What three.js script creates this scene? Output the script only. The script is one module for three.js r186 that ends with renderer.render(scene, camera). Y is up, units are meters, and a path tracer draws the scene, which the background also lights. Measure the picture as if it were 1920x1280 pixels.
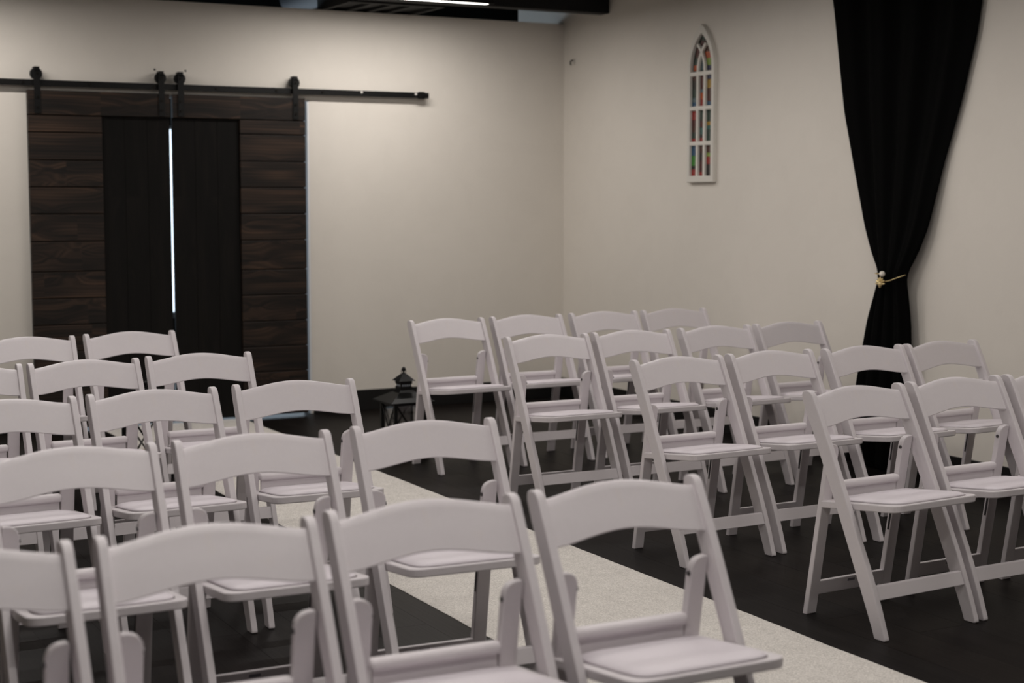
import * as THREE from 'three';
import { RoundedBoxGeometry } from 'three/addons/geometries/RoundedBoxGeometry.js';
import { mergeGeometries, toCreasedNormals } from 'three/addons/utils/BufferGeometryUtils.js';
import { RectAreaLightUniformsLib } from 'three/addons/lights/RectAreaLightUniformsLib.js';

// ------------------------------------------------------------------ camera, exposure, lights
const scene = new THREE.Scene();
scene.background = new THREE.Color(0x000000);
const renderer = new THREE.WebGLRenderer({ antialias: true });
renderer.toneMapping = THREE.LinearToneMapping;
renderer.toneMappingExposure = 1.0;
renderer.shadowMap.enabled = true;
RectAreaLightUniformsLib.init();

const F = 2946.1, YAW = 0.48892, PITCH = 0.09099, EYE = 1.4399;
const camera = new THREE.PerspectiveCamera(2 * Math.atan(640 / F) * 180 / Math.PI, 1.5, 0.05, 60);
camera.position.set(0, EYE, 0);
camera.lookAt(Math.sin(YAW) * Math.cos(PITCH), EYE - Math.sin(PITCH), -Math.cos(YAW) * Math.cos(PITCH));
camera.focus = 6.0;
camera.userData.fStop = 2.8;
camera.updateMatrixWorld();

// light levels: ceiling strips (warm white) and the daylit lobby window behind the back wall
const STRIP_COLOR = new THREE.Color().setRGB(1.0, 0.945, 0.895);
const STRIP_POWER = 62;
const STRIP_LEN = 1.2, STRIP_W = 0.07;
const STRIP_Y = 2.677;
const STRIPS = [];                       // [x centre, z, strength]
for (const x of [1.2, 4.07]) for (const [z, p] of [[-9.1, 1.02], [-7.25, .74], [-6.1, .54], [-4.95, x > 3 ? .42 : .5], [-3.8, x > 3 ? .4 : .52], [-2.65, x > 3 ? .52 : .7], [-1.5, x > 3 ? .6 : 1.05]]) STRIPS.push([x, z, p]);
const SKY_COLOR = new THREE.Color().setRGB(0.72, 0.86, 1.0);
const SKY_POWER = .7;

// ------------------------------------------------------------------ helpers
let seed = 20240611;
const rnd = () => { seed = (seed * 1664525 + 1013904223) >>> 0; return seed / 4294967296; };
const R = (a, b) => a + (b - a) * rnd();
const used = {};
const numbered = n => { const k = used[n] = (used[n] ?? -1) + 1; return k ? `${n}_${String(k).padStart(3, '0')}` : n; };
function shade(o) { o.castShadow = true; o.receiveShadow = true; return o; }
function mesh(name, geo, mat, parent) { const m = shade(new THREE.Mesh(geo, mat)); m.name = name; if (parent) parent.add(m); return m; }
function top(o, label, category, group, kind) {
  o.name = numbered(o.name);
  if (label) o.userData.label = label;
  if (category) o.userData.category = category;
  if (group) o.userData.group = group;
  if (kind) o.userData.kind = kind;
  scene.add(o); return o;
}
function thing(name, label, category, [x, y, z] = [0, 0, 0], turn = 0, group) {
  const g = new THREE.Group(); g.name = name; g.position.set(x, y, z); g.rotation.y = turn;
  return top(g, label, category, group);
}
function struct(o, label, category) { return top(o, label, category, undefined, 'structure'); }
const box = (x0, x1, y0, y1, z0, z1) => new THREE.BoxGeometry(x1 - x0, y1 - y0, z1 - z0).translate((x0 + x1) / 2, (y0 + y1) / 2, (z0 + z1) / 2);
const rbox = (x0, x1, y0, y1, z0, z1, r = 0.004, s = 2) => new RoundedBoxGeometry(x1 - x0, y1 - y0, z1 - z0, s, r).translate((x0 + x1) / 2, (y0 + y1) / 2, (z0 + z1) / 2);
function warp(geo, f) {
  const p = geo.attributes.position, v = new THREE.Vector3();
  for (let i = 0; i < p.count; i++) { v.fromBufferAttribute(p, i); f(v); p.setXYZ(i, v.x, v.y, v.z); }
  geo.computeVertexNormals(); return geo;
}
function metreUV(geo, k = 1) {               // uv in metres by dominant face direction
  geo = geo.index ? geo.toNonIndexed() : geo;
  const p = geo.attributes.position, n = geo.attributes.normal, uv = new Float32Array(p.count * 2);
  for (let i = 0; i < p.count; i++) {
    const ax = Math.abs(n.getX(i)), ay = Math.abs(n.getY(i)), az = Math.abs(n.getZ(i));
    let u, w;
    if (ay >= ax && ay >= az) { u = p.getX(i); w = p.getZ(i); } else if (ax >= az) { u = p.getZ(i); w = p.getY(i); } else { u = p.getX(i); w = p.getY(i); }
    uv[2 * i] = u * k; uv[2 * i + 1] = w * k;
  }
  geo.setAttribute('uv', new THREE.BufferAttribute(uv, 2)); return geo;
}
// tileable value noise
function lattice(n, s) { let q = s >>> 0; const a = new Float32Array(n * n); for (let i = 0; i < a.length; i++) { q = (q * 1664525 + 1013904223) >>> 0; a[i] = q / 4294967296; } return a; }
function noiseFn(n, s) {
  const a = lattice(n, s), sm = t => t * t * (3 - 2 * t);
  return (x, y) => {
    x = ((x % n) + n) % n; y = ((y % n) + n) % n;
    const i = Math.floor(x), j = Math.floor(y), fx = sm(x - i), fy = sm(y - j), i1 = (i + 1) % n, j1 = (j + 1) % n;
    return (a[j * n + i] * (1 - fx) + a[j * n + i1] * fx) * (1 - fy) + (a[j1 * n + i] * (1 - fx) + a[j1 * n + i1] * fx) * fy;
  };
}
function texture(w, h, f, srgb = true) {
  const d = new Uint8Array(w * h * 4);
  for (let y = 0; y < h; y++) for (let x = 0; x < w; x++) {
    const c = f(x / w, y / h), o = (y * w + x) * 4;
    d[o] = Math.max(0, Math.min(255, c[0])); d[o + 1] = Math.max(0, Math.min(255, c[1])); d[o + 2] = Math.max(0, Math.min(255, c[2])); d[o + 3] = 255;
  }
  const t = new THREE.DataTexture(d, w, h, THREE.RGBAFormat);
  t.wrapS = t.wrapT = THREE.RepeatWrapping; t.magFilter = THREE.LinearFilter; t.minFilter = THREE.LinearMipmapLinearFilter; t.generateMipmaps = true;
  if (srgb) t.colorSpace = THREE.SRGBColorSpace;
  t.needsUpdate = true; return t;
}
const std = o => new THREE.MeshStandardMaterial(o);

// ------------------------------------------------------------------ materials
const n8 = noiseFn(8, 11), n16 = noiseFn(16, 5), n64 = noiseFn(64, 77), n256 = noiseFn(256, 3), n32 = noiseFn(32, 9);
const wallBump = texture(512, 512, (u, v) => { const g = 110 + 60 * n64(u * 64, v * 64) + 60 * n256(u * 256, v * 256); return [g, g, g]; }, false);
wallBump.repeat.set(1.2, 1.2);
const wallTone = texture(256, 256, (u, v) => { const t = 3 * (n8(u * 8, v * 8) - .5) + 2 * (n32(u * 32, v * 32) - .5); return [229 + t, 223 + t, 214 + t]; });
wallTone.repeat.set(.35, .35);
const M = {};
M.wall = std({ map: wallTone, roughness: .82, bumpMap: wallBump, bumpScale: .0006 });
M.blackTrim = std({ color: 0x0c0b0b, roughness: .45 });
M.blackPaint = std({ color: 0x0a0a0b, roughness: .8 });
M.blackMetal = new THREE.MeshPhysicalMaterial({ color: 0x080808, roughness: .42, specularIntensity: .55 });
M.jamb = std({ color: 0xeceef0, roughness: .6 });
M.hole = std({ color: 0x241f1c, roughness: .9 });
M.screw = std({ color: 0x15130f, roughness: .35, metalness: .7 });
const plasticMap = texture(256, 256, (u, v) => {
  const a = n16(u * 16, v * 16), b = n64(u * 64, v * 64), y = Math.max(0, a - .8) * 30, t = 1.6 * (b - .5) + 1.2 * (a - .5);
  return [215 + t, 209 + t - y * .1, 212 + t - y * .4];
});
plasticMap.repeat.set(2.2, 2.2);
M.plastic = std({ map: plasticMap, roughness: .42 });
const vinylBump = texture(256, 256, (u, v) => { const g = 128 + 80 * (n64(u * 64, v * 64) - .5) + 60 * (n256(u * 256, v * 256) - .5); return [g, g, g]; }, false);
vinylBump.repeat.set(6, 6);
M.vinyl = std({ color: 0xd8d1d7, roughness: .5, bumpMap: vinylBump, bumpScale: .0003 });
M.seam = std({ color: 0x6d6468, roughness: .9 });
M.bolt = std({ color: 0x5d5a5c, roughness: .4, metalness: .8 });
// dark stained pine: grain along u
function pine(s, base, hi) {
  const a = noiseFn(16, s), b = noiseFn(64, s + 1), c = noiseFn(128, s + 2), kn = [];
  let q = s * 7919 >>> 0; const rr = () => { q = (q * 1664525 + 1013904223) >>> 0; return q / 4294967296; };
  for (let i = 0; i < 13; i++) kn.push([rr(), rr(), .012 + .018 * rr()]);
  return texture(1024, 512, (u, v) => {
    let w = v + .02 * (a(u * 4, v * 8) - .5), dark = 0;
    for (const [ku, kv, kr] of kn) {
      let du = u - ku, dv = v - kv; du -= Math.round(du); dv -= Math.round(dv);
      const d = Math.hypot(du * 1.0, dv * 1.0), e = Math.exp(-((d / (kr * 3.2)) ** 2));
      w += .055 * e * Math.sign(dv || 1); dark = Math.max(dark, Math.exp(-((d / kr) ** 4)) * (.55 + .45 * Math.sin(d * 700)));
    }
    const g = .5 + .5 * Math.sin(w * 210 + 5 * a(u * 3, w * 16)), f = c(u * 6, w * 128), m = b(u * 4, w * 20);
    const t = Math.max(0, .12 + .30 * m * m + .28 * g * m + .22 * (f - .4)) * (1 - .8 * dark);
    return [0, 1, 2].map(i => base[i] + (hi[i] - base[i]) * t);
  });
}
const pines = [31, 57, 83].map(s => pine(s, [10, 8, 7], [96, 71, 54]));
M.plank = pines.map(t => { const c = t.clone(); c.repeat.set(.8, 1.6); c.needsUpdate = true; return new THREE.MeshPhysicalMaterial({ map: c, roughness: .55, specularIntensity: .55 }); });
const panelTex = pine(101, [7, 6, 5], [30, 25, 21]); panelTex.repeat.set(.7, 1.6); panelTex.rotation = Math.PI / 2; panelTex.needsUpdate = true;
M.panel = new THREE.MeshPhysicalMaterial({ map: panelTex, roughness: .7, specularIntensity: .35 });
// dark vinyl floor planks: grain along v (room length)
const floorTex = [3, 14, 25, 36].map((s, k) => {
  const a = noiseFn(16, s * 13), b = noiseFn(128, s * 17), c = noiseFn(256, s * 5);
  const base = [[22, 18, 17], [20, 17, 16], [24, 20, 18], [21, 18, 17]][k];
  return texture(256, 1024, (u, v) => { const t = 11 * (b(u * 90, v * 5) - .5) + 6 * (c(u * 200, v * 14) - .5) + 7 * (a(u * 5, v * 3) - .5); return base.map(x => x + t); });
});
const floorBump = texture(256, 512, (u, v) => { const g = 128 + 90 * (n256(u * 180, v * 16) - .5); return [g, g, g]; }, false);
M.floor = floorTex.map(t => new THREE.MeshPhysicalMaterial({ map: t, specularIntensity: .17, roughness: .45, bumpMap: floorBump, bumpScale: .0004 }));
M.subfloor = std({ color: 0x14110f, roughness: .9 });
// runner: pale pressed felt with a fine speckle
const felt = texture(1024, 1024, (u, v) => { const t = 34 * (n256(u * 256, v * 256) - .5) + 26 * (noiseFelt(u, v) - .5) + 8 * (n32(u * 32, v * 32) - .5); return [210 + t, 205 + t, 199 + t]; });
function noiseFelt(u, v) { return n256(u * 512 + 17.3, v * 512 + 5.1); }
const feltBump = texture(512, 512, (u, v) => { const g = 128 + 120 * (n256(u * 256, v * 256) - .5); return [g, g, g]; }, false);
felt.repeat.set(1.1, 1.1); feltBump.repeat.set(1.6, 1.6);
M.felt = std({ map: felt, roughness: 1, bumpMap: feltBump, bumpScale: .002 });
const weave = texture(256, 256, (u, v) => { const g = 128 + 50 * Math.sin(u * 6.2832 * 64) * Math.sin(v * 6.2832 * 64) + 50 * (n64(u * 64, v * 64) - .5); return [g, g, g]; }, false);
weave.repeat.set(4, 4);
M.curtain = new THREE.MeshPhysicalMaterial({ color: 0x050505, roughness: .9, specularIntensity: .12, bumpMap: weave, bumpScale: .0004 });
M.gold = std({ color: 0xdac594, roughness: .28, metalness: 1 });
M.pearl = new THREE.MeshPhysicalMaterial({ color: 0xe9e2d6, roughness: .25, clearcoat: .7, sheen: .3 });
M.frameWhite = std({ color: 0xdedad2, roughness: .6 });
M.glass = new THREE.MeshPhysicalMaterial({ color: 0xffffff, roughness: .02, transmission: 1, thickness: 0, ior: 1.45 });
M.candle = std({ color: 0xd9b58a, roughness: .6 });
M.wick = std({ color: 0x1a1512, roughness: .9 });
M.ductDark = std({ color: 0x2c3038, roughness: .6 });
M.ductGrey = std({ color: 0x8f959c, roughness: .5, metalness: .2 });
M.diffuser = std({ color: 0xffffff, emissive: STRIP_COLOR.clone(), emissiveIntensity: 6, roughness: .5 });
M.sky = std({ color: 0x000000, emissive: SKY_COLOR.clone(), emissiveIntensity: 2.1, roughness: .5 });
M.alu = std({ color: 0x8c8f94, roughness: .45, metalness: .5 });

// ------------------------------------------------------------------ the room
const XR = 5.671, ZB = -9.869, XL = -1.8, ZF = 4.5, HB = 2.675, HC = 3.6, T = .12, ZLOB = -13.2, XLOB = 8.6;
const OPEN_L = 1.99, OPEN_R = 3.731, OPEN_H = 2.085;
const uvm = g => metreUV(g);
struct(mesh('wall_back', uvm(mergeGeometries([box(XL, OPEN_L, 0, HB, ZB - T, ZB), box(OPEN_R, XR, 0, HB, ZB - T, ZB), box(OPEN_L, OPEN_R, OPEN_H, HB, ZB - T, ZB)].map(g => g.toNonIndexed()))), M.wall));
struct(mesh('wall_right', uvm(box(XR, XR + T, 0, HC, -10.56, ZF + T)), M.wall));
struct(mesh('wall_left', uvm(box(XL - T, XL, 0, HC, ZLOB - T, ZF + T)), M.wall));
struct(mesh('wall_front', uvm(box(XL, XR, 0, HC, ZF, ZF + T)), M.wall));
struct(mesh('ceiling', uvm(box(XL - T, XLOB + T, HC, HC + T, ZLOB - T, ZF + T)), M.blackPaint));
struct(mesh('baseboard_back', mergeGeometries([rbox(OPEN_R + .01, XR, 0, .14, ZB, ZB + .014, .003), rbox(XL, OPEN_L - .01, 0, .14, ZB, ZB + .014, .003)]), M.blackTrim));
struct(mesh('baseboard_right', rbox(XR - .014, XR, 0, .14, ZB + .014, ZF, .003), M.blackTrim));
struct(mesh('baseboard_left', rbox(XL, XL + .014, 0, .14, ZB + .014, ZF, .003), M.blackTrim));
// jamb lining of the doorway
struct(mesh('trim_1', mergeGeometries([box(OPEN_R - .012, OPEN_R, 0, OPEN_H, ZB - T - .002, ZB - .001), box(OPEN_L, OPEN_L + .012, 0, OPEN_H, ZB - T - .002, ZB - .001), box(OPEN_L, OPEN_R, OPEN_H - .012, OPEN_H, ZB - T - .002, ZB - .001)]), M.jamb));

// floor: planks laid along the room, each a piece of its own over a dark base
{
  const floor = new THREE.Group(); floor.name = 'floor';
  mesh('underlay', box(XL - T, XLOB + T, -.1, -.008, ZLOB - T, ZF + T), M.subfloor, floor);
  const W = .2, L = 1.3, gap = .0004, geos = [];
  const strip = (x0, x1, z0, z1, k) => {
    const g = box(x0 + gap, x1 - gap, -.008, 0, z0 + gap, z1 - gap).toNonIndexed();
    const p = g.attributes.position, uv = g.attributes.uv, ou = rnd(), ov = rnd();
    for (let i = 0; i < p.count; i++) uv.setXY(i, p.getX(i) * 1.9 + ou, p.getZ(i) * .55 + ov);
    return g;
  };
  const far = [[], [], [], []];
  let row = 0;
  for (let x = XL; x < XLOB; x += W, row++) {
    let z = ZLOB - R(0, L);
    for (; z < ZF; z += L) {
      const x1 = Math.min(x + W, XLOB), z0 = Math.max(z, ZLOB), z1 = Math.min(z + L, ZF), k = Math.floor(rnd() * 4);
      if (z1 - z0 < .02) continue;
      const g = strip(x, x1, z0, z1, k);
      const near = z0 > ZB - L && x > .4 && x < XR && z0 < -2.2;
      if (near) mesh('plank', g, M.floor[k], floor); else far[k].push(g);
    }
  }
  far.forEach((l, k) => { if (l.length) { const m = mesh('outer_planks', mergeGeometries(l), M.floor[k], floor); m.userData.kind = 'stuff'; } });
  struct(floor);
}

// lobby behind the back wall: far wall with a tall daylit shop window
{
  const y0 = .44, y1 = 2.05, x0 = .2, x1 = 5.4;
  struct(mesh('wall_lobby_far', uvm(mergeGeometries([box(XL, x0, 0, HC, ZLOB - T, ZLOB), box(x1, XLOB, 0, HC, ZLOB - T, ZLOB), box(x0, x1, 0, y0, ZLOB - T, ZLOB), box(x0, x1, y1, HC, ZLOB - T, ZLOB)].map(g => g.toNonIndexed()))), M.blackPaint));
  struct(mesh('wall_lobby_right', uvm(box(XLOB, XLOB + T, 0, HC, ZLOB - T, ZB)), M.blackPaint));
  struct(mesh('wall_lobby_return', uvm(box(XR + T, XLOB, 0, HC, ZB - T, ZB)), M.wall));
  const w = new THREE.Group(); w.name = 'window_1';
  const n = 4, dx = (x1 - x0) / n;
  for (let i = 0; i < n; i++) mesh('window_pane', box(x0 + i * dx + .03, x0 + (i + 1) * dx - .03, y0 + .03, y1 - .03, ZLOB - .07, ZLOB - .06), M.sky, w);
  for (let i = 0; i <= n; i++) mesh('mullion', rbox(x0 + i * dx - .03, x0 + i * dx + .03, y0, y1, ZLOB - .09, ZLOB - .02, .004), M.alu, w);
  mesh('window_sill', rbox(x0, x1, y0 - .02, y0 + .03, ZLOB - .09, ZLOB + .03, .004), M.alu, w);
  mesh('window_head', rbox(x0, x1, y1 - .03, y1 + .02, ZLOB - .09, ZLOB - .01, .004), M.alu, w);
  struct(w);
  const l = new THREE.RectAreaLight(SKY_COLOR, SKY_POWER, x1 - x0 - .1, y1 - y0 - .1);
  l.position.set((x0 + x1) / 2, (y0 + y1) / 2, ZLOB - .04); l.lookAt((x0 + x1) / 2, (y0 + y1) / 2, 0); l.name = 'lobby_daylight';
  scene.add(l);
}

// ------------------------------------------------------------------ ceiling things
{
  const b = mesh('ceiling_beam', rbox(XL, XR, 2.686, 2.95, -9.36, -9.25, .006), M.blackPaint);
  top(b, 'black painted beam crossing the ceiling just before the back wall', 'beam');
  const v = thing('air_duct', 'black slatted air duct box resting on top of the back wall', 'duct', [4.165, HB, -9.65]);
  mesh('casing', mergeGeometries([box(-.335, .335, .02, .28, -.3, .27), box(-.335, -.3, 0, .02, -.3, .27), box(.3, .335, 0, .02, -.3, .27), box(-.3, .3, 0, .02, .22, .27), box(-.3, .3, 0, .02, -.3, -.26)]), M.blackPaint, v);
  for (const x of [-.14, 0, .14]) mesh('slat', rbox(x - .02, x + .02, .001, .019, -.258, .218, .003), M.blackPaint, v);
  const pipe = mesh('round_duct', new THREE.CylinderGeometry(.11, .11, .7, 32).rotateX(Math.PI / 2).translate(4.16, 2.92, -10.95), M.ductDark);
  top(pipe, 'dark round duct glimpsed above the back wall beside the black box', 'duct');
}
{
  const body = rbox(-STRIP_LEN / 2 - .02, STRIP_LEN / 2 + .02, .004, .07, -.05, .05, .006);
  const lip = mergeGeometries([rbox(-STRIP_LEN / 2 - .02, STRIP_LEN / 2 + .02, -.004, .02, -.05, -.04, .002), rbox(-STRIP_LEN / 2 - .02, STRIP_LEN / 2 + .02, -.004, .02, .04, .05, .002)]);
  const diff = rbox(-STRIP_LEN / 2, STRIP_LEN / 2, .0, .008, -.035, .035, .003);
  const rod = new THREE.CylinderGeometry(.005, .005, HC - STRIP_Y - .07, 8).translate(0, .07 + (HC - STRIP_Y - .07) / 2, 0);
  const side = x => x > 3 ? 'right' : 'left', where = { '-9.1': 'close to the back wall', '-7.25': 'above the farthest row of chairs', '-6.1': 'above the fourth row of chairs', '-4.95': 'above the third row of chairs', '-3.8': 'above the second row of chairs', '-2.65': 'above the nearest row of chairs', '-1.5': 'in front of the seating' };
  for (const [x, z, s] of STRIPS) {
    const t = thing('strip_light', `black linear strip light hanging ${where[String(z)]}, ${side(x)} one`, 'light', [x, STRIP_Y, z], 0, 'linear strip lights on the ceiling');
    mesh('housing', body, M.blackMetal, t); mesh('lip', lip, M.blackMetal, t); mesh('diffuser', diff, M.diffuser, t);
    for (const dx of [-.45, .45]) mesh('hanger', rod, M.blackMetal, t).position.x = dx;
    const l = new THREE.RectAreaLight(STRIP_COLOR, STRIP_POWER * s, STRIP_LEN, STRIP_W);
    l.position.set(x, STRIP_Y - .006, z); l.lookAt(x, 0, z); l.name = 'strip_lamp'; scene.add(l);
  }
}

// ------------------------------------------------------------------ barn doors
const DZ0 = ZB + .035, DZ1 = ZB + .072;
function barnDoor(name, label, x0, x1, outer, seams, mirror) {
  // outer = x where the plank stile ends, panel on the inner side
  const d = thing(name, label, 'door', [(x0 + x1) / 2, .018, ZB + .05]);
  const ox = -(x0 + x1) / 2, oy = -.018, oz = -(ZB + .05);
  const put = (n, g, m) => mesh(n, metreUV(g.translate(ox, oy, oz)), m, d);
  const off = () => { };
  put('top_rail', rbox(x0, x1, 1.944, 2.09, DZ0, DZ1, .003), M.plank[1]);
  const sx0 = mirror ? outer : x0, sx1 = mirror ? x1 : outer, px0 = mirror ? x0 : outer, px1 = mirror ? outer : x1;
  const ys = [1.941, ...seams.filter(y => y > .05), .018];
  for (let i = 0; i + 1 < ys.length; i++) {
    if (ys[i] - ys[i + 1] < .01) continue;
    const g = rbox(sx0, sx1, ys[i + 1] + .0022, ys[i] - .0022, DZ0, DZ1 - R(0, .0015), .004).translate(ox, oy, oz);
    const m = mesh('plank', metreUV(g), M.plank[(i * 2 + (mirror ? 1 : 0)) % 3], d);
    const uv = m.geometry.attributes.uv, du = R(0, 1), dv = R(0, 1);
    for (let k = 0; k < uv.count; k++) uv.setXY(k, uv.getX(k) + du, uv.getY(k) + dv);
  }
  const nb = 3, w = (px1 - px0) / nb;
  for (let i = 0; i < nb; i++) put('panel_board', rbox(px0 + i * w + .0006, px0 + (i + 1) * w - .0006, .018, 1.946, DZ0, DZ0 + .016, .0015), M.panel);
  put('backing', box(x0, x1, .02, 2.08, DZ0 - .006, DZ0 + .001), M.panel);
  return d;
}
const yOf = (p, a, b) => a + b * p;          // seam heights measured down the stiles
const seamsR = [224, 252.6, 302, 349.6, 398, 446, 500.7, 548, 596.5, 644, 691.4, 739].slice(1).map(p => 2.090 - (p - 184) * .003518);
const seamsL = [246, 297.8, 348.6, 399.5, 451.3, 508.7, 559.6, 610.4, 661, 712, 763].map(p => 2.099 - (p - 165) * .003225);
barnDoor('barn_door', 'dark stained sliding barn door with planks on its left side', 1.911, 2.781, 2.353, seamsL, false);
barnDoor('barn_door', 'dark stained sliding barn door with planks on its right side', 2.797, 3.680, 3.234, seamsR, true);
{
  const r = thing('sliding_door_rail', 'long black steel rail above the barn doors', 'rail', [2.79, 2.134, ZB]);
  mesh('bar', rbox(-1.79, 1.79, -.019, .019, .045, .053, .0015), M.blackMetal, r);
  for (const x of [-1.694, -1.297, -.9, -.5, -.1, .3, .7, 1.02]) {
    mesh('spacer', new THREE.CylinderGeometry(.011, .011, .045, 16).rotateX(Math.PI / 2).translate(x, 0, .0225), M.blackMetal, r);
    mesh('bolt_head', new THREE.CylinderGeometry(.009, .009, .006, 6).rotateX(Math.PI / 2).translate(x, 0, .056), M.screw, r);
  }
  for (const x of [1.297, 1.694]) mesh('bright_screw', new THREE.SphereGeometry(.0085, 14, 10).scale(1, 1, .5).translate(x, .008, .053), std({ color: 0xe8e4de, roughness: .4 }), r);
  for (const s of [-1, 1]) mesh('end_stop', mergeGeometries([rbox(s * 1.735 - .022, s * 1.735 + .022, -.024, .024, .04, .066, .003), rbox(s * 1.762 - .02, s * 1.762 + .02, -.012, .012, .05, .075, .004)]), M.blackMetal, r);
}
const hangerLabels = ['left end of the left barn door', 'inner edge of the left barn door', 'inner edge of the right barn door', 'right end of the right barn door'];
[1.968, 2.728, 2.851, 3.612].forEach((x, i) => {
  const h = thing('door_hanger', `black strap hanger with wheel at the ${hangerLabels[i]}`, 'hanger', [x, 1.95, ZB], 0, 'black hangers of the barn doors');
  mesh('strap', mergeGeometries([rbox(-.019, .019, 0, .26, .0735, .0795, .0015), rbox(-.016, .016, .25, .279, .0735, .0795, .0015), rbox(-.016, .016, .272, .279, .02, .0795, .0015)]), M.blackMetal, h);
  const wheel = new THREE.LatheGeometry([[.001, -.014], [.034, -.014], [.036, -.011], [.0345, -.005], [.0345, .005], [.036, .011], [.034, .014], [.001, .014]].map(a => new THREE.Vector2(...a)), 36).rotateX(Math.PI / 2).translate(0, .238, .05);
  mesh('wheel', wheel, M.blackMetal, h);
  for (const y of [.035, .095, .238]) mesh('bolt', new THREE.CylinderGeometry(.009, .009, .007, 6).rotateX(Math.PI / 2).translate(0, y, .082), M.screw, h);
});
[[2.707, 2.243], [2.905, 2.243]].forEach(([x, y], i) => top(mesh('wall_hole', new THREE.SphereGeometry(.0075, 12, 8).scale(1, .8, .35).translate(x, y, ZB), M.hole), `tiny dark hole in the wall above the ${i ? 'right' : 'left'} middle hanger`, 'hole', 'screw holes above the barn doors'));
{
  const h = thing('wall_hook', 'small pale hook on the right wall near the corner', 'hook', [XR, 2.392, -9.72]);
  mesh('plate', rbox(-.008, 0, -.012, .03, -.012, .012, .003), M.frameWhite, h);
  mesh('prong', new THREE.TubeGeometry(new THREE.CatmullRomCurve3([[-.006, .016, 0], [-.03, .012, .004], [-.036, -.008, .006], [-.03, -.016, .006]].map(a => new THREE.Vector3(...a))), 16, .005, 8), M.hole, h);
}

// ------------------------------------------------------------------ aisle runner
{
  const x0 = 2.31, x1 = 3.233, z0 = ZB + .03, z1 = 1.2, nx = 10, nz = 160, pos = [], uv = [], idx = [];
  const edge = (z, k) => .007 * (n16(z * 2.1 + k * 7, k * 3.3) - .5) + .006 * (n64(z * 9 + k * 5, k * 1.7) - .5);
  for (let j = 0; j <= nz; j++) for (let i = 0; i <= nx; i++) {
    const z = z0 + (z1 - z0) * j / nz, a = x0 + edge(z, 1), b = x1 + edge(z, 2), x = a + (b - a) * i / nx;
    pos.push(x, .004 + .0012 * (n16(x * 5, z * 3) - .5), z); uv.push(x, z);
  }
  for (let j = 0; j < nz; j++) for (let i = 0; i < nx; i++) { const a = j * (nx + 1) + i, b = a + nx + 1; idx.push(a, b, a + 1, a + 1, b, b + 1); }
  const rim = [];
  for (let i = 0; i <= nx; i++) rim.push(i);
  for (let j = 1; j <= nz; j++) rim.push(j * (nx + 1) + nx);
  for (let i = nx - 1; i >= 0; i--) rim.push(nz * (nx + 1) + i);
  for (let j = nz - 1; j >= 1; j--) rim.push(j * (nx + 1));
  const base = pos.length / 3;
  for (const r of rim) { pos.push(pos[3 * r], .0002, pos[3 * r + 2]); uv.push(uv[2 * r], uv[2 * r + 1]); }
  for (let k = 0; k < rim.length; k++) { const k1 = (k + 1) % rim.length; idx.push(rim[k], rim[k1], base + k, rim[k1], base + k1, base + k); }
  const g = new THREE.BufferGeometry();
  g.setAttribute('position', new THREE.Float32BufferAttribute(pos, 3)); g.setAttribute('uv', new THREE.Float32BufferAttribute(uv, 2)); g.setIndex(idx); g.computeVertexNormals();
  top(mesh('aisle_runner', g, M.felt), 'long off-white felt runner along the aisle to the barn doors', 'runner');
}

// ------------------------------------------------------------------ folding chair
const FRONT = [[.760, .0425], [.715, .067], [.670, .090], [.600, .126], [.540, .155], [.442, .203], [.360, .243], [.290, .2765], [.236, .303], [.171, .332], [.093, .364], [.012, .393]];
const BACK = [[.004, .345], [.03, .335], [.102, .302], [.132, .288], [.212, .2515], [.283, .219], [.355, .185], [.442, .144], [.530, .099], [.586, .072], [.642, .0445], [.715, .006], [.746, -.009]];
const frontZ = y => { for (let i = 0; i + 1 < FRONT.length; i++) { const [ya, za] = FRONT[i], [yb, zb] = FRONT[i + 1]; if (y <= ya && y >= yb) return za + (zb - za) * (ya - y) / (ya - yb); } return y > .76 ? .0425 - (y - .76) * .5 : .393 + (.012 - y) * .35; };
function extrudeX(shape, w, bevel) {
  const g = new THREE.ExtrudeGeometry(shape, { depth: w - 2 * bevel, bevelEnabled: true, bevelThickness: bevel, bevelSize: bevel, bevelOffset: -bevel, bevelSegments: 2, curveSegments: 10 });
  return g.translate(0, 0, -(w - 2 * bevel) / 2).rotateY(-Math.PI / 2);
}
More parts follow.
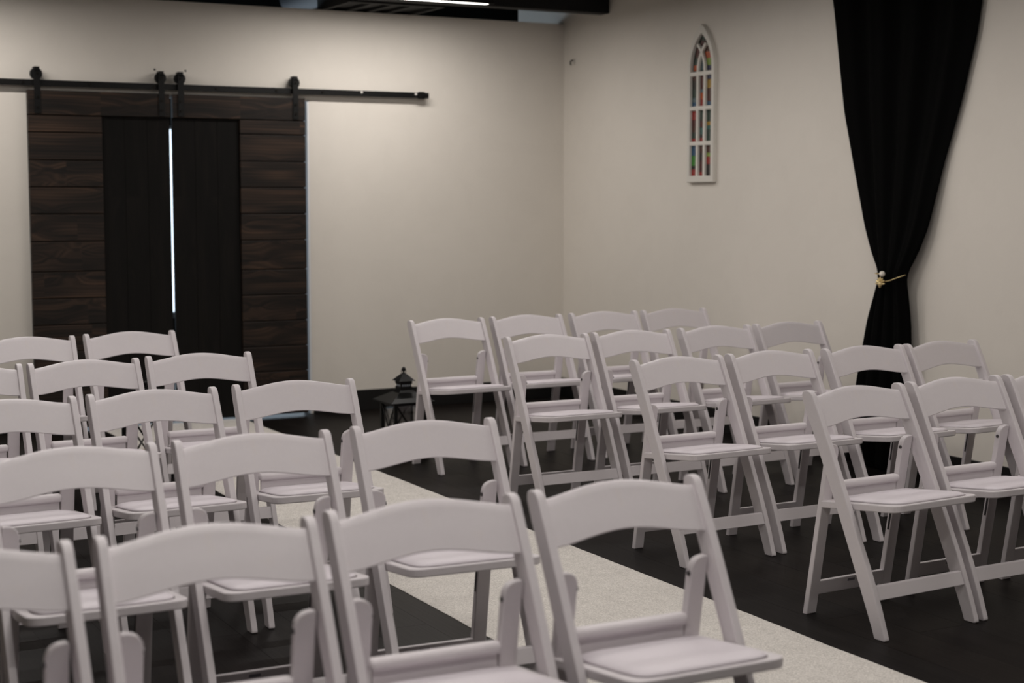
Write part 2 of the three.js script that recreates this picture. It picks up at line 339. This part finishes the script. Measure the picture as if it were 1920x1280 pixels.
function chairParts() {
  const P = [];
  // side frames: back post and front leg in one
  const s = new THREE.Shape(); s.moveTo(FRONT[0][1], FRONT[0][0]);
  FRONT.slice(1).forEach(([y, z]) => s.lineTo(z, y));
  s.quadraticCurveTo(.397, 0, .388, 0); s.lineTo(.352, 0); s.quadraticCurveTo(.347, 0, .345, .004);
  BACK.slice(1).forEach(([y, z]) => s.lineTo(z, y));
  s.bezierCurveTo(-.022, .774, -.012, .785, .008, .785); s.bezierCurveTo(.026, .785, .034, .777, .0425, .760);
  const sf = extrudeX(s, .0215, .0032);
  P.push(['side_frame', sf.clone().translate(-.2135, 0, 0), 'plastic'], ['side_frame', sf.clone().translate(.2135, 0, 0), 'plastic']);
  // back slat
  const hw = .206, ty = x => .762 + .0255 * Math.pow(Math.max(0, Math.cos(x / hw * Math.PI / 2)), 1.35), by = x => .663 + .0215 * Math.pow(Math.max(0, Math.cos(x / hw * Math.PI / 2)), 1.7);
  const slat = (() => {
    const NX = 44, sec = (x) => {
      const y0 = by(x), y1 = ty(x), r = .003, t = .013, out = [], c = 1 - (x / hw) ** 2;
      const q = [[y0 + r, 0], [y0, -r], [y0, -t + r], [y0 + r, -t]]; for (let k = 1; k < 6; k++) q.push([y0 + (y1 - y0) * k / 6, -t]);
      q.push([y1 - r, -t], [y1, -t + r], [y1, -r], [y1 - r, 0]); for (let k = 5; k > 0; k--) q.push([y0 + (y1 - y0) * k / 6, 0]);
      return q.map(([y, d]) => [x, y, d + frontZ(y) - .014 - .010 * c]);
    };
    const pos = [], idx = []; let m;
    for (let i = 0; i <= NX; i++) { const q = sec(-hw + 2 * hw * i / NX); m = q.length; q.forEach(p => pos.push(...p)); }
    for (let i = 0; i < NX; i++) for (let k = 0; k < m; k++) { const a = i * m + k, b2 = i * m + (k + 1) % m, c = a + m, d = b2 + m; idx.push(a, c, b2, b2, c, d); }
    const g = new THREE.BufferGeometry(); g.setAttribute('position', new THREE.Float32BufferAttribute(pos, 3)); g.setAttribute('uv', new THREE.Float32BufferAttribute(Array.from({ length: pos.length / 3 }, (_, i) => [pos[3 * i], pos[3 * i + 1]]).flat(), 2)); g.setIndex(idx);
    return toCreasedNormals(g, .7);
  })();
  P.push(['back_slat', slat, 'plastic']);
  // front stretcher
  P.push(['front_stretcher', warp(rbox(-.205, .205, .124, .168, -.022, -.006, .003), v => { v.z += frontZ(v.y); }), 'plastic']);
  // rear legs: flat bars with the inner top corner rounded off, leaning back to the floor
  const leg = s => {
    const q = new THREE.Shape(), xi = .153, xo = .197, yt = .610, r = .036;
    q.moveTo(xi, 0); q.lineTo(xo, 0); q.lineTo(xo, yt - .006); q.quadraticCurveTo(xo, yt, xo - .006, yt); q.quadraticCurveTo(xi, yt, xi, yt - r); q.lineTo(xi, 0);
    const g = new THREE.ExtrudeGeometry(q, { depth: .016, bevelEnabled: true, bevelThickness: .003, bevelSize: .003, bevelOffset: -.003, bevelSegments: 2, curveSegments: 10 });
    warp(g, v => { v.z += -.019 + .165 * v.y; if (v.y < .004) v.y = Math.max(v.y, .0005); });
    if (s < 0) g.rotateY(0).applyMatrix4(new THREE.Matrix4().makeScale(-1, 1, 1)), flip(g);
    return g;
  };
  P.push(['rear_leg', leg(1), 'plastic'], ['rear_leg', leg(-1), 'plastic']);
  P.push(['rear_stretcher', warp(rbox(-.156, .156, .067, .117, -.018, .0, .003), v => { v.z += .165 * v.y; }), 'plastic']);
  P.push(['recess', warp(box(-.022, .012, .099, .108, -.001, .0006), v => { v.z += .165 * v.y; }), 'recess']);
  P.push(['cross_bar', rbox(-.156, .156, .446, .473, .052, .088, .012, 4), 'plastic']);
  P.push(['seat_lip', rbox(-.147, .147, .398, .449, .062, .074, .003), 'plastic']);
  // seat frame
  const q = new THREE.Shape(), w = .199, zf = .407, zb = .062, r = .045;
  q.moveTo(-w, -zb); q.lineTo(w, -zb); q.lineTo(w, -(zf - r)); q.quadraticCurveTo(w, -zf, w - r, -zf); q.lineTo(-w + r, -zf); q.quadraticCurveTo(-w, -zf, -w, -(zf - r)); q.lineTo(-w, -zb);
  const seat = new THREE.ExtrudeGeometry(q, { depth: .016, bevelEnabled: true, bevelThickness: .004, bevelSize: .004, bevelOffset: -.004, bevelSegments: 3, curveSegments: 10 }).rotateX(-Math.PI / 2);
  warp(seat, v => { v.y += .384 + .107 * v.z; });      // shape -y -> +z, extrusion -> +y
  P.push(['seat', seat, 'plastic']);
  // cushion: soft pad with a pressed crease and a dark gap round it
  const pos = [], idx = [], nr = 14, na = 64, cz = .242, ax = .172, az = .148;
  const rim = a => { const c = Math.cos(a), s2 = Math.sin(a), e = 2 / 7; return [Math.sign(c) * Math.abs(c) ** e * ax, Math.sign(s2) * Math.abs(s2) ** e * az]; };
  const topY = z => .404 + .107 * z;
  pos.push(0, topY(cz) + .0145, cz);
  for (let i = 1; i <= nr; i++) for (let k = 0; k < na; k++) {
    const t = Math.min(1, i / (nr - 1)), rr = i === nr ? 1 : Math.sin(t * Math.PI / 2) ** .8, [x, z] = rim(k / na * Math.PI * 2), X = x * rr, Z = cz + z * rr;
    const h = i === nr ? -.004 : .003 + .0115 * Math.pow(Math.max(0, 1 - rr ** 9), .6) - .0022 * Math.exp(-(((Z - .165) / .014) ** 2)) * (1 - rr ** 8);
    pos.push(X, topY(Z) + h, Z);
  }
  for (let k = 0; k < na; k++) idx.push(0, 1 + (k + 1) % na, 1 + k);
  for (let i = 0; i < nr - 1; i++) for (let k = 0; k < na; k++) { const a = 1 + i * na + k, b2 = 1 + i * na + (k + 1) % na; idx.push(a, b2, a + na, b2, b2 + na, a + na); }
  const cu = new THREE.BufferGeometry(); cu.setAttribute('position', new THREE.Float32BufferAttribute(pos, 3));
  cu.setAttribute('uv', new THREE.Float32BufferAttribute(Array.from({ length: pos.length / 3 }, (_, i) => [pos[3 * i], pos[3 * i + 2]]).flat(), 2)); cu.setIndex(idx); cu.computeVertexNormals();
  P.push(['cushion', cu, 'vinyl']);
  const ring = new THREE.BufferGeometry(), rp = [], ri = [];
  for (let k = 0; k < na; k++) { const [x, z] = rim(k / na * Math.PI * 2); for (const [f, h] of [[.97, .0006], [1.022, .0006]]) rp.push(x * f, topY(cz + z * f) + h, cz + z * f); }
  for (let k = 0; k < na; k++) { const a = 2 * k, b2 = 2 * ((k + 1) % na); ri.push(a, b2, a + 1, b2, b2 + 1, a + 1); }
  ring.setAttribute('position', new THREE.Float32BufferAttribute(rp, 3)); ring.setAttribute('uv', new THREE.Float32BufferAttribute(new Float32Array(rp.length / 3 * 2), 2)); ring.setIndex(ri); ring.computeVertexNormals();
  P.push(['cushion_edge', ring, 'seam']);
  for (const s2 of [-1, 1]) {
    P.push(['bolt', new THREE.CylinderGeometry(.006, .006, .004, 14).rotateZ(Math.PI / 2).translate(s2 * .152, .569, .0855), 'bolt']);
    P.push(['slot', box(-.0012, .0012, .266, .395, -.0035, .0035).applyMatrix4(new THREE.Matrix4().set(1, 0, 0, s2 * .1525, 0, 1, 0, 0, 0, .165, 1, -.009, 0, 0, 0, 1)), 'slot']);
  }
  return P;
}
function flip(g) { const n = g.index; if (n) { for (let i = 0; i < n.count; i += 3) { const a = n.getX(i); n.setX(i, n.getX(i + 2)); n.setX(i + 2, a); } } else { for (const k of Object.keys(g.attributes)) { const at = g.attributes[k], s = at.itemSize; for (let i = 0; i < at.count; i += 3) for (let c = 0; c < s; c++) { const a = at.array[i * s + c]; at.array[i * s + c] = at.array[(i + 2) * s + c]; at.array[(i + 2) * s + c] = a; } } } g.computeVertexNormals(); }
M.recess = std({ color: 0x77727a, roughness: .8 });
M.slot = std({ color: 0x2a2528, roughness: .8 });
const proto = new THREE.Group(); proto.name = 'folding_chair';
{
  let legs = {}, pad, str;
  for (const [n, g, m] of chairParts()) {
    const x = g.boundingBox ?? (g.computeBoundingBox(), g.boundingBox), s = x.min.x + x.max.x > 0 ? 1 : -1;
    const p = n === 'bolt' || n === 'slot' ? legs[s] : n === 'cushion_edge' ? pad : n === 'recess' ? str : proto;
    const o = mesh(n, g, M[m], p);
    if (n === 'rear_leg') legs[s] = o; if (n === 'cushion') pad = o; if (n === 'rear_stretcher') str = o;
  }
}

const ROWS = { A: 'nearest', B: 'second nearest', C: 'third', D: 'fourth', E: 'farthest' }, RROWS = { A: 'nearest', B: 'second', C: 'third', D: 'farthest' };
const SEAT = ['aisle end', 'second from the aisle', 'third from the aisle', 'fourth from the aisle'];
const CHAIRS = [
  ['R', 'A', 0, 3.614, -4.258, .077], ['R', 'B', 0, 3.637, -5.396, .036], ['R', 'C', 0, 3.678, -6.571, .002], ['R', 'D', 0, 3.691, -7.711, .019],
  ['R', 'A', 1, 4.104, -4.289, .036], ['R', 'A', 2, 4.585, -4.295, .02], ['R', 'B', 1, 4.132, -5.423, .027], ['R', 'B', 2, 4.634, -5.407, .02], ['R', 'B', 3, 5.105, -5.423, .067],
  ['R', 'C', 1, 4.171, -6.594, .008], ['R', 'C', 2, 4.692, -6.619, .038], ['R', 'C', 3, 5.185, -6.65, .05],
  ['R', 'D', 1, 4.202, -7.742, .013], ['R', 'D', 2, 4.721, -7.764, .013], ['R', 'D', 3, 5.214, -7.772, .016],
  ['L', 'A', 0, 1.903, -3.071, .003], ['L', 'A', 1, 1.409, -3.067, -.021], ['L', 'A', 2, .919, -3.039, -.019], ['L', 'A', 3, .423, -3.031, .03],
  ['L', 'B', 0, 1.923, -4.175, -.043], ['L', 'B', 1, 1.394, -4.167, -.016], ['L', 'B', 2, .896, -4.166, .007],
  ['L', 'C', 0, 1.941, -5.324, -.033], ['L', 'C', 1, 1.42, -5.298, .031], ['L', 'C', 2, .929, -5.262, .051],
  ['L', 'D', 0, 1.934, -6.464, -.017], ['L', 'D', 1, 1.441, -6.415, .043], ['L', 'D', 2, .972, -6.414, .0],
  ['L', 'E', 0, 1.95, -7.672, .046], ['L', 'E', 1, 1.445, -7.612, .0],
];
for (const [s, r, k, x, z, a] of CHAIRS) {
  const c = proto.clone(); c.name = 'folding_chair'; c.position.set(x, 0, z); c.rotation.y = a;
  const side = s === 'L' ? 'left' : 'right', row = (s === 'L' ? ROWS : RROWS)[r];
  top(c, `white folding chair ${side} of the runner, ${row} row, ${SEAT[k]}`, 'chair', `folding chairs ${side} of the runner`);
}

// ------------------------------------------------------------------ lanterns
function lantern() {
  const t = new THREE.Group(); t.name = 'candle_lantern';
  const a = .094, add = (n, g, m = M.blackMetal, p = t) => mesh(n, g, m, p);
  add('base', mergeGeometries([rbox(-a - .012, a + .012, .012, .026, -a - .012, a + .012, .003), rbox(-a - .004, a + .004, .026, .036, -a - .004, a + .004, .002), ...[[-1, -1], [1, -1], [-1, 1], [1, 1]].map(([i, j]) => rbox(i * (a - .012) - .012, i * (a - .012) + .012, 0, .013, j * (a - .012) - .012, j * (a - .012) + .012, .003))]));
  for (const [i, j] of [[-1, -1], [1, -1], [-1, 1], [1, 1]]) add('post', rbox(i * (a - .009) - .009, i * (a - .009) + .009, .034, .285, j * (a - .009) - .009, j * (a - .009) + .009, .002));
  add('head_frame', mergeGeometries([rbox(-a, a, .272, .288, a - .014, a, .002), rbox(-a, a, .272, .288, -a, -a + .014, .002), rbox(-a, -a + .014, .272, .288, -a, a, .002), rbox(a - .014, a, .272, .288, -a, a, .002)]));
  for (let f = 0; f < 4; f++) {
    const L = Math.hypot(2 * a - .03, .236), ang = Math.atan2(.236, 2 * a - .03), bars = [-1, 1].map(s => rbox(-L / 2, L / 2, -.0045, .0045, -.003, .003, .001).rotateZ(s * ang).translate(0, .154, a - .006).rotateY(f * Math.PI / 2));
    for (const g of bars) add('cross_brace', g);
    add('pane', box(-a + .016, a - .016, .036, .272, a - .013, a - .0115).rotateY(f * Math.PI / 2), M.glass);
  }
  const sq = (r0, y0, r1, y1) => new THREE.CylinderGeometry(r1 * Math.SQRT2, r0 * Math.SQRT2, y1 - y0, 4, 1).rotateY(Math.PI / 4).translate(0, (y0 + y1) / 2, 0).toNonIndexed();
  const roof = mergeGeometries([sq(.122, .285, .122, .291), sq(.122, .291, .046, .333), sq(.046, .333, .037, .345)]); roof.computeVertexNormals();
  add('roof', roof);
  const cup = mergeGeometries([sq(.033, .343, .033, .362), sq(.029, .362, .029, .376), sq(.033, .376, .033, .392)]); cup.computeVertexNormals();
  add('cupola', cup);
  add('vent_band', mergeGeometries([0, 1, 2, 3].flatMap(f => [-.018, -.006, .006, .018].map(x => box(x - .004, x + .004, .364, .374, .0288, .0305).rotateY(f * Math.PI / 2)))), M.ductGrey);
  const cap = sq(.046, .392, .01, .428); cap.computeVertexNormals(); add('cap', cap);
  add('ring', new THREE.TorusGeometry(.013, .0018, 8, 24).translate(0, .44, 0));
  add('finial', new THREE.LatheGeometry([[.0005, .426], [.007, .428], [.004, .436], [.009, .444], [.011, .451], [.009, .458], [.0005, .463]].map(p => new THREE.Vector2(...p)), 20));
  return t;
}
const LAN = lantern();
[[3.565, -7.99, 0, 'black metal lantern on the floor right of the runner, before the pale wall'], [2.115, -8.0, .04, 'black metal lantern left of the runner, half hidden behind chairs']].forEach(([x, z, a, l]) => {
  const t = LAN.clone(); t.position.set(x, 0, z); t.rotation.y = a; t.scale.setScalar(1.085); top(t, l, 'lantern', 'black lanterns beside the runner');
  const c = thing('pillar_candle', `peach pillar candle inside the ${x > 3 ? 'right' : 'left'} black lantern`, 'candle', [x, .0395, z], 0, 'candles in the lanterns');
  mesh('wax', new THREE.LatheGeometry([[.0005, 0], [.036, 0], [.0375, .002], [.0375, .098], [.035, .102], [.018, .097], [.0005, .096]].map(p => new THREE.Vector2(...p)), 28), M.candle, c);
  mesh('wick', new THREE.CylinderGeometry(.0012, .0012, .014, 6).translate(0, .102, 0), M.wick, c);
});

// ------------------------------------------------------------------ arched stained glass panel on the right wall
{
  // local: u to the viewer's right (+z), v up, depth towards the room (-x)
  const g = thing('arched_window_panel', 'white arched wall panel with coloured glass panes and tracery', 'wall decor', [XR, 1.538, -8.124], -Math.PI / 2);
  const hw = .141, H = .971, sp = .70, put = (n, geo, m, p = g) => mesh(n, geo, m, p);
  // gothic outline: two arcs meeting at the apex
  const arch = (sh, w, y0, spr, top_, first) => {
    const N = 14, h = top_ - spr, Rr = (w * w + h * h) / (2 * w), pts = [];
    for (let i = 0; i <= N; i++) { const y = h * i / N; pts.push([w - Rr + Math.sqrt(Rr * Rr - y * y), spr + y]); }
    sh[first ? 'moveTo' : 'lineTo'](-w, y0); sh.lineTo(w, y0); pts.forEach(p => sh.lineTo(p[0], p[1])); pts.reverse().slice(1).forEach(p => sh.lineTo(-p[0], p[1])); sh.lineTo(-w, y0); return sh;
  };
  const outer = arch(new THREE.Shape(), hw, 0, sp, H, true), hole = arch(new THREE.Path(), hw - .027, .04, sp, H - .056, true);
  outer.holes.push(hole);
  const ex = (s, d, z, bv = .003) => new THREE.ExtrudeGeometry(s, { depth: d - 2 * bv, bevelEnabled: true, bevelThickness: bv, bevelSize: bv, bevelOffset: -bv, bevelSegments: 2, curveSegments: 6 }).translate(0, 0, z + bv);
  put('frame', ex(outer, .030, 0), M.frameWhite);
  put('backing', ex(arch(new THREE.Shape(), hw - .02, .02, sp, H - .04, true), .006, .001, .001), M.hole);
  const iw = hw - .026;
  for (const x of [-.0375, .0375]) put('mullion', rbox(x - .0105, x + .0105, .036, .672, .010, .027, .002), M.frameWhite);
  for (const y of [.669, .457, .240]) put('crossbar', rbox(-iw, iw, y - .0125, y + .0125, .010, .0275, .002), M.frameWhite);
  for (const s of [-1, 1]) {                 // tracery: curves from the mullions crossing to the opposite side of the arch
    const pts = [[s * .0375, .672], [s * .032, .725], [s * .014, .775], [-s * .012, .815], [-s * .045, .850]].map(p => new THREE.Vector3(p[0], p[1], .020));
    const c = new THREE.CatmullRomCurve3(pts), fl = new THREE.Shape([[-.010, -.010], [.010, -.010], [.010, .010], [-.010, .010]].map(p => new THREE.Vector2(...p)));
    const P2 = c.getPoints(18), sh = new THREE.Shape(), lft = [], rgt = [];
    P2.forEach((p, i) => { const q = P2[Math.min(i + 1, 18)], o = P2[Math.max(i - 1, 0)], d = new THREE.Vector2(q.x - o.x, q.y - o.y).normalize(); lft.push([p.x - d.y * .009, p.y + d.x * .009]); rgt.push([p.x + d.y * .009, p.y - d.x * .009]); });
    [...lft, ...rgt.reverse()].forEach((p, i) => sh[i ? 'lineTo' : 'moveTo'](p[0], p[1]));
    put('tracery', ex(sh, .017, .010 + (s > 0 ? 0 : .0004), .0015), M.frameWhite);
  }
  const C = { red: 0x8a1c16, dred: 0x4a100f, orange: 0xa8481a, green: 0x2f7a24, dgreen: 0x17352c, teal: 0x2a5a55, blue: 0x1d4a6a, navy: 0x1a1f4a, lime: 0x7d9440, amber: 0x9a7a22, black: 0x141010, brown: 0x452015, slate: 0x55686e };
  const GM = {}; for (const k in C) GM[k] = new THREE.MeshPhysicalMaterial({ color: C[k], roughness: .25, clearcoat: .3 });
  const cols = [[-.115, -.048], [-.027, .027], [.048, .115]];
  const rowsY = [[.4695, .6565], [.2525, .4445], [.04, .2275]];
  const fill = [   // [row][column] : colours from the top down with their shares
    [[['brown', 1], ['black', 2], ['dgreen', 2], ['slate', 1], ['blue', 1]], [['dred', 4], ['slate', 1], ['orange', 2], ['red', 2]], [['navy', 1], ['amber', 2], ['brown', 2], ['dred', 1], ['blue', 1]]],
    [[['red', 3], ['dred', 2], ['brown', 2], ['dgreen', 2], ['red', 1]], [['dgreen', 3], ['dred', 2], ['teal', 2], ['black', 1], ['red', 1]], [['dgreen', 3], ['amber', 1], ['teal', 1], ['dgreen', 3]]],
    [[['blue', 3], ['green', 3], ['black', 1], ['red', 2]], [['brown', 2], ['black', 2], ['dred', 3], ['red', 1]], [['brown', 2], ['lime', 1], ['red', 2], ['black', 3]]],
  ];
  rowsY.forEach(([y0, y1], r) => cols.forEach(([x0, x1], c) => {
    const f = fill[r][c], tot = f.reduce((a, b) => a + b[1], 0); let y = y1;
    for (const [k, w] of f) { const h = (y1 - y0) * w / tot; put('pane', box(x0, x1, y - h + .0004, y, .006, .011), GM[k]); y -= h; }
  }));
  const tri = [[[-.104, .69], [-.05, .69], [-.05, .725], [-.098, .725], 'orange'], [[-.098, .7255], [-.045, .7255], [-.03, .77], [-.088, .77], 'dgreen'], [[-.088, .7705], [-.03, .7705], [-.02, .80], [-.066, .83], 'dred'],
    [[-.025, .69], [.025, .69], [.012, .75], [-.012, .75], 'slate'],
    [[.05, .69], [.104, .69], [.100, .715], [.047, .715], 'navy'], [[.047, .7155], [.100, .7155], [.09, .76], [.036, .76], 'lime'], [[.036, .7605], [.09, .7605], [.076, .80], [.02, .80], 'orange'], [[.02, .8005], [.076, .8005], [.055, .84], [.03, .82], 'brown'],
    [[-.016, .815], [.016, .815], [.03, .838], [-.03, .838], 'blue'], [[-.03, .8385], [.03, .8385], [.022, .868], [-.022, .868], 'dred'], [[-.022, .8685], [.022, .8685], [.004, .905], [-.004, .905], 'dgreen']];
  for (const t of tri) { const k = t[4], sh = new THREE.Shape(t.slice(0, 4).map(p => new THREE.Vector2(...p))); put('pane', new THREE.ExtrudeGeometry(sh, { depth: .004, bevelEnabled: false }).translate(0, 0, .006), GM[k]); }
}

// ------------------------------------------------------------------ black curtain tied back on the right wall
const CUR = [[2.846, -6.93, -5.60], [2.454, -6.845, -5.747], [2.237, -6.807, -5.785], [1.911, -6.748, -5.879], [1.637, -6.667, -5.979], [1.291, -6.540, -6.069], [1.149, -6.464, -6.131], [1.056, -6.391, -6.188], [1.029, -6.386, -6.195], [.916, -6.435, -6.178], [.803, -6.485, -6.165], [.575, -6.547, -6.158], [.455, -6.578, -6.151], [.012, -6.66, -6.14]];
{
  const at = y => { for (let i = 0; i + 1 < CUR.length; i++) { const a = CUR[i], b = CUR[i + 1]; if (y <= a[0] && y >= b[0]) { const t = (a[0] - y) / (a[0] - b[0]); return [a[1] + (b[1] - a[1]) * t, a[2] + (b[2] - a[2]) * t]; } } return CUR[0].slice(1); };
  const nu = 110, nv = 90, pos = [], uv = [], idx = [], th = .004;
  const fold = (u, v, wdt) => { const k = Math.min(1, Math.max(0, (wdt - .2) / .8)), am = .006 + .013 * k; return am * Math.sin(u * Math.PI * 2 * 3.6 + .3 * Math.sin(v * 2.1) + 2.2 * n8(u * 3, 1.5)) + .3 * am * Math.sin(u * Math.PI * 2 * 8.2 + 1.3); };
  for (let side = 0; side < 2; side++) for (let j = 0; j <= nv; j++) for (let i = 0; i <= nu; i++) {
    const t = j / nv, y = CUR[0][0] + (CUR[CUR.length - 1][0] - CUR[0][0]) * t;
    const [a, b] = at(y), sm = at(Math.min(CUR[0][0], y + .03)), sn = at(Math.max(.012, y - .03)), za = (a + sm[0] + sn[0]) / 3, zb = (b + sm[1] + sn[1]) / 3;
    const u = i / nu, w = zb - za, nar = Math.max(0, Math.min(1, 1 - (w - .2) / .5)), round = .045 * nar * Math.sqrt(Math.max(0, 1 - (2 * u - 1) ** 2));
    pos.push(XR - .036 - .04 * nar - round - fold(u, y, w) * (.5 + .5 * Math.min(1, 8 * Math.min(u, 1 - u))) + (side ? th : 0), y, za + w * u); uv.push(u * 1.3, y);
  }
  const S = (nu + 1) * (nv + 1), q = (a, b, c, d) => idx.push(a, b, c, b, d, c);
  for (let j = 0; j < nv; j++) for (let i = 0; i < nu; i++) { const a = j * (nu + 1) + i, b = a + 1, c = a + nu + 1, d = c + 1; q(a, c, b, d); q(S + a, S + b, S + c, S + d); }
  for (let i = 0; i < nu; i++) { q(i, i + 1, S + i, S + i + 1); const e = nv * (nu + 1) + i; q(e, S + e, e + 1, S + e + 1); }
  for (let j = 0; j < nv; j++) { const a = j * (nu + 1), c = a + nu + 1; q(a, S + a, c, S + c); q(a + nu, c + nu, S + a + nu, S + c + nu); }
  const g = new THREE.BufferGeometry(); g.setAttribute('position', new THREE.Float32BufferAttribute(pos, 3)); g.setAttribute('uv', new THREE.Float32BufferAttribute(uv, 2)); g.setIndex(idx); g.computeVertexNormals();
  top(mesh('curtain', g, M.curtain), 'black floor-length curtain gathered and tied back against the right wall', 'curtain');
  const rod = thing('curtain_rod', 'black rod carrying the tied black curtain', 'rod', [XR, 2.86, -6.2]);
  mesh('bar', new THREE.CylinderGeometry(.012, .012, 1.5, 16).rotateX(Math.PI / 2).translate(-.075, 0, 0), M.blackMetal, rod);
  for (const z of [-.72, .72]) mesh('bracket', rbox(-.08, 0, -.012, .012, z - .012, z + .012, .003), M.blackMetal, rod);
  // tieback bracelet
  const tb = thing('curtain_tieback', 'thin gold tieback with a pearl and a shell ornament on the black curtain', 'tieback', [5.58, 1.035, -6.30]);
  const loop = [[-.052, .013, .002], [-.05, .012, -.045], [-.03, .012, -.078], [.005, .012, -.094], [.045, .014, -.07], [.055, .016, 0], [.045, .014, .07], [.002, .010, .111], [-.026, -.002, .094], [-.046, -.020, .05], [-.054, -.030, .0]].map(p => new THREE.Vector3(...p));
  mesh('band', new THREE.TubeGeometry(new THREE.CatmullRomCurve3(loop), 90, .003, 8), M.gold, tb);
  mesh('pearl', new THREE.SphereGeometry(.0155, 24, 16).translate(-.056, .013, .006), M.pearl, tb);
  const petals = [];
  for (let k = 0; k < 7; k++) { const a = (k - 3) * .5; petals.push(new THREE.SphereGeometry(.0085, 12, 8).scale(.7, 2.3, .62).translate(0, .019, 0).rotateX(a).translate(-.060, -.040, -.004)); }
  mesh('shell', mergeGeometries([...petals, new THREE.SphereGeometry(.012, 16, 10).scale(.7, 1.3, 1).translate(-.060, -.044, -.004)]), M.gold, tb);
}

renderer.render(scene, camera);
